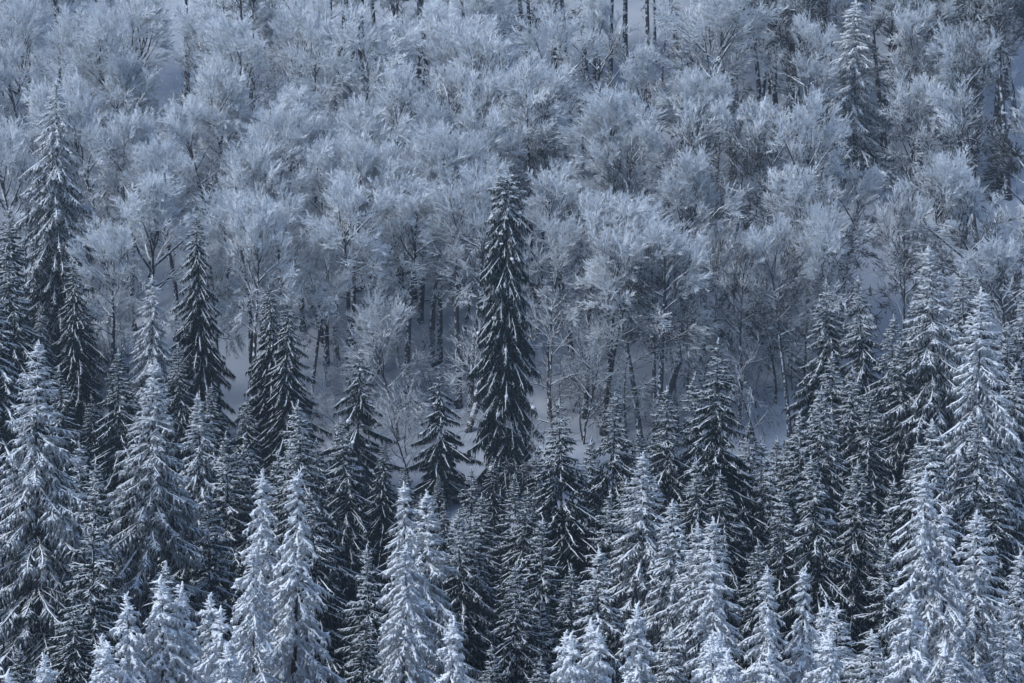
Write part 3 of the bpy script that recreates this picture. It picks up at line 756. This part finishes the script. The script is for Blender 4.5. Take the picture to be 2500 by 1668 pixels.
# two leaning snapped trunks
X, d = ground_at(1500, 1022)
broken_wood("leaning_trunk", "thick snapped trunk leaning right with snow on its broken end", "trunk", [[(X, d, terrain(X, d) - 0.3), lift_pt(1530, 920, d + 0.3), lift_pt(1557, 828, d + 0.8)]], [(0.50, 0.36)], 11)
X, d = ground_at(1074, 990)
broken_wood("leaning_trunk", "dark crooked trunk leaning right just left of the lone centre spruce", "trunk", [[(X, d, terrain(X, d) - 0.3), lift_pt(1090, 930, d + 0.2), lift_pt(1110, 872, d + 0.6)]], [(0.42, 0.30)], 10)
# snow-covered boughs broken out of the crowns and lying on the slope
def fallen(pts, label, r):
    P = []
    for (x, y) in pts[0]:
        X, d = ground_at(x, y); P.append((X, d - 0.3, terrain(X, d - 0.3) + 0.25))
    paths = [P]; radii = [r]
    for br_ in pts[1:]:
        B_ = [tuple(np.array(P[br_[0]]))] + [lift_pt(x, y, P[br_[0]][1] - 0.4) for (x, y) in br_[1]]
        paths.append(B_); radii.append((r[1] * 1.1, r[1] * 0.5))
    broken_wood("fallen_branch", label, "branch", paths, radii, 8)
fallen([[(812,668), (860,648), (905,632), (950,622)], (2, [(925,600), (950,590)]), (1, [(890,660), (925,668)])], "thick snow-covered broken bough lying under the beeches left of centre", (0.30, 0.14))
fallen([[(1606,676), (1650,662), (1695,650), (1736,641)], (2, [(1715,632), (1740,622)])], "thin snowy fallen branch lying across the slope right of centre", (0.14, 0.07))
fallen([[(860,705), (920,698), (985,690)], (1, [(950,680), (985,668)])], "long thin snowy branch lying below the thick broken bough", (0.15, 0.08))
# broken fir top hanging to the right of the snow-laden fir
parts, H0, R0, pw = SP['fir'][0]
X, d = ground_at(2000, 365)
o = place("fallen_fir_top", {k: v for k, v in parts.items() if k not in 'HR'}, (X, d, terrain(X, d) + 1.2), 0.4, (0.20, 0.20, 0.23), .5, None)
o.rotation_euler = (0.35, math.radians(118), 0.2)
TREES.pop()
o["label"] = "snow-capped broken fir top slumped to the lower right of the laden fir"; o["category"] = "branch"

# ------------------------------------------------------------------ haze
def build_haze():
    me = bpy.data.meshes.new("haze")
    x, y0, y1, z0, z1 = 300, -60, 800, -6, 300
    v = [(sx, yy, zz) for zz in (z0, z1) for yy in (y0, y1) for sx in (-x, x)]
    f = [(0, 2, 3, 1), (4, 5, 7, 6), (0, 1, 5, 4), (2, 6, 7, 3), (0, 4, 6, 2), (1, 3, 7, 5)]
    me.from_pydata(v, [], f); me.update()
    m = bpy.data.materials.new("haze"); m.use_nodes = True
    nt = m.node_tree; nt.nodes.clear()
    o = nt.nodes.new("ShaderNodeOutputMaterial"); pv = nt.nodes.new("ShaderNodeVolumePrincipled")
    pv.inputs["Color"].default_value = (0.68, 0.82, 1.0, 1)
    pv.inputs["Density"].default_value = HAZE_DENSITY
    nt.links.new(pv.outputs[0], o.inputs["Volume"])
    me.materials.append(m)
    ob = bpy.data.objects.new("haze", me); COL.objects.link(ob); ob["kind"] = "stuff"
    ob["label"] = "thin blue winter haze over the valley"; ob["category"] = "haze"
if HAZE_DENSITY: build_haze()

# ------------------------------------------------------------------ names for every tree
LANDMARKS = [
 ('stump', 2308, 362, "", "tall snow-capped stump"),
 ('trunk', 1557, 828, "", "thick leaning snapped trunk"),
 # species, tip x, tip y, own label, short name for its neighbours
 ('spruce', 1163, 395, "tall dark columnar spruce with snow patches standing alone in the centre", "lone centre spruce"),
 ('spruce', 118, 180, "tallest drooping spruce, its tip highest at the upper left", "tallest upper-left spruce"),
 ('fir', 1967, 2, "snow-laden fir with thick white clumps at the top right", "snow-laden top-right fir"),
 ('spruce', 55, 775, "broad frosted spruce with sweeping boughs filling the lower left edge", "broad lower-left spruce"),
 ('spruce', 588, 1078, "white rimed twin spruce at lower left, the left one of the pair", "left white twin spruce"),
 ('spruce', 664, 1078, "white rimed twin spruce at lower left, the right one of the pair", "right white twin spruce"),
 ('spruce', 2160, 560, "wide tall spruce with the highest tip of the right-hand spruce group", "highest right-hand spruce"),
 ('spruce', 2152, 1068, "big white rimed spruce, tallest of the white trees at lower right", "tallest white lower-right spruce"),
 ('spruce', 918, 1098, "big white rimed spruce below and left of the lone centre spruce", "white spruce below left of centre"),
 ('spruce', 1650, 770, "dark layered spruce with the highest tip in the lower middle right", "high dark lower-middle spruce"),
 ('spruce', 1300, 915, "dark spruce with long drooping boughs just right of the lone centre spruce", "drooping spruce right of centre"),
 ('spruce', 333, 825, "large frosted spruce, second big conical one from the lower left edge", "second big lower-left spruce"),
 ('spruce', 1900, 1035, "broad dark spruce with white bough edges in the lower right", "broad dark lower-right spruce"),
 ('spruce', 1003, 1408, "small bright white spruce tip at the bottom edge centre left", "bright white bottom-centre spruce"),
 ('spruce', 1662, 1445, "nearest bright white lumpy spruce top at the bottom edge right", "white lumpy bottom-edge spruce"),
 ('spruce', 352, 1310, "white lumpy spruce at lower left bottom, left of a close pair", "white lower-left bottom pair"),
 ('beech', 1790, 238, "old beech with dark bare trunk and wide umbrella crown, upper right", "umbrella-crowned beech"),
 ('beech', 912, 708, "small fan-shaped frosted beech before the dark trunks left of centre", "small fan-shaped beech"),
 ('beech', 1410, 215, "large round frost-white beech crown up and right of the centre spruce", "large round beech right of centre"),
 ('beech', 322, 408, "round frost-white beech between the two tall left spruces", "round beech at left"),
 ('beech', 1010, 15, "broad frost-white beech crown at the top edge centre", "broad top-centre beech"),
 ('beech', 160, 40, "bright white beech crown at the upper left corner", "bright upper-left beech"),
 ('beech', 862, 335, "dense bright beech crown in the middle left of the hillside", "dense middle-left beech"),
 ('beech', 2250, 420, "bushy grey beech crown at the right edge of the hillside", "bushy right-edge beech"),
]
ORD = ['nearest', 'second', 'third', 'fourth', 'fifth', 'sixth', 'seventh', 'eighth', 'ninth', 'tenth', 'eleventh', 'twelfth',
       'thirteenth', 'fourteenth', 'fifteenth', 'sixteenth', 'seventeenth', 'eighteenth', 'nineteenth', 'twentieth', 'twenty-first', 'twenty-second', 'twenty-third', 'twenty-fourth']
DIRS = ['right', 'upper right', 'above', 'upper left', 'left', 'lower left', 'below', 'lower right']
def octant(dx, dy):
    return int(round(math.atan2(-dy, dx) / (math.pi / 4))) % 8
def look(sp, kind, fr, H):
    if sp == 'spruce':
        if kind == 'sapling': return 'tiny dark spruce'
        c = 'white rimed' if fr >= .84 else 'heavily frosted' if fr >= .55 else 'frosted' if fr >= .4 else 'dark snowy'
        return ('slim ' if kind == 'young' else '') + c + ' spruce'
    if kind == 'pole': return 'bare trunked beech'
    if kind == 'stem': return 'slender dark beech'
    if kind in ('young', 'bush'): return 'small thin beech'
    return ('white frosted' if fr >= .62 else 'greyish') + ' beech'
for root, info in TREES:
    sp, x, y, kind, fr, H = info
    root["category"] = "tree"
    root["group"] = {'spruce': "snowy spruces on the valley floor", 'fir': "snowy spruces on the valley floor", 'beech': "frosted beeches on the hillside"}[sp]
    mine = [l for l in LANDMARKS if l[0] == sp and l[1] == x and l[2] == y]
    if mine:
        root["label"] = mine[0][3]; continue
    best = None
    for l in LANDMARKS:                                     # the landmark from which it ranks lowest, then nearest
        dx, dy = x - l[1], y - l[2]
        o8 = octant(dx, dy); dd = math.hypot(dx, dy)
        rank = sum(1 for r2, i2 in TREES if i2[0] == sp and (i2[1], i2[2]) != (l[1], l[2]) and octant(i2[1] - l[1], i2[2] - l[2]) == o8 and math.hypot(i2[1] - l[1], i2[2] - l[2]) < dd)
        key = (rank, dd)
        if best is None or key < best[0]: best = (key, rank, o8, l)
    _, rank, o8, l = best
    root["label"] = "%s, %s one %s the %s" % (look(sp, kind, fr, H), ORD[min(rank, 23)], (DIRS[o8] + ' of') if DIRS[o8] not in ('above', 'below') else DIRS[o8], l[4])
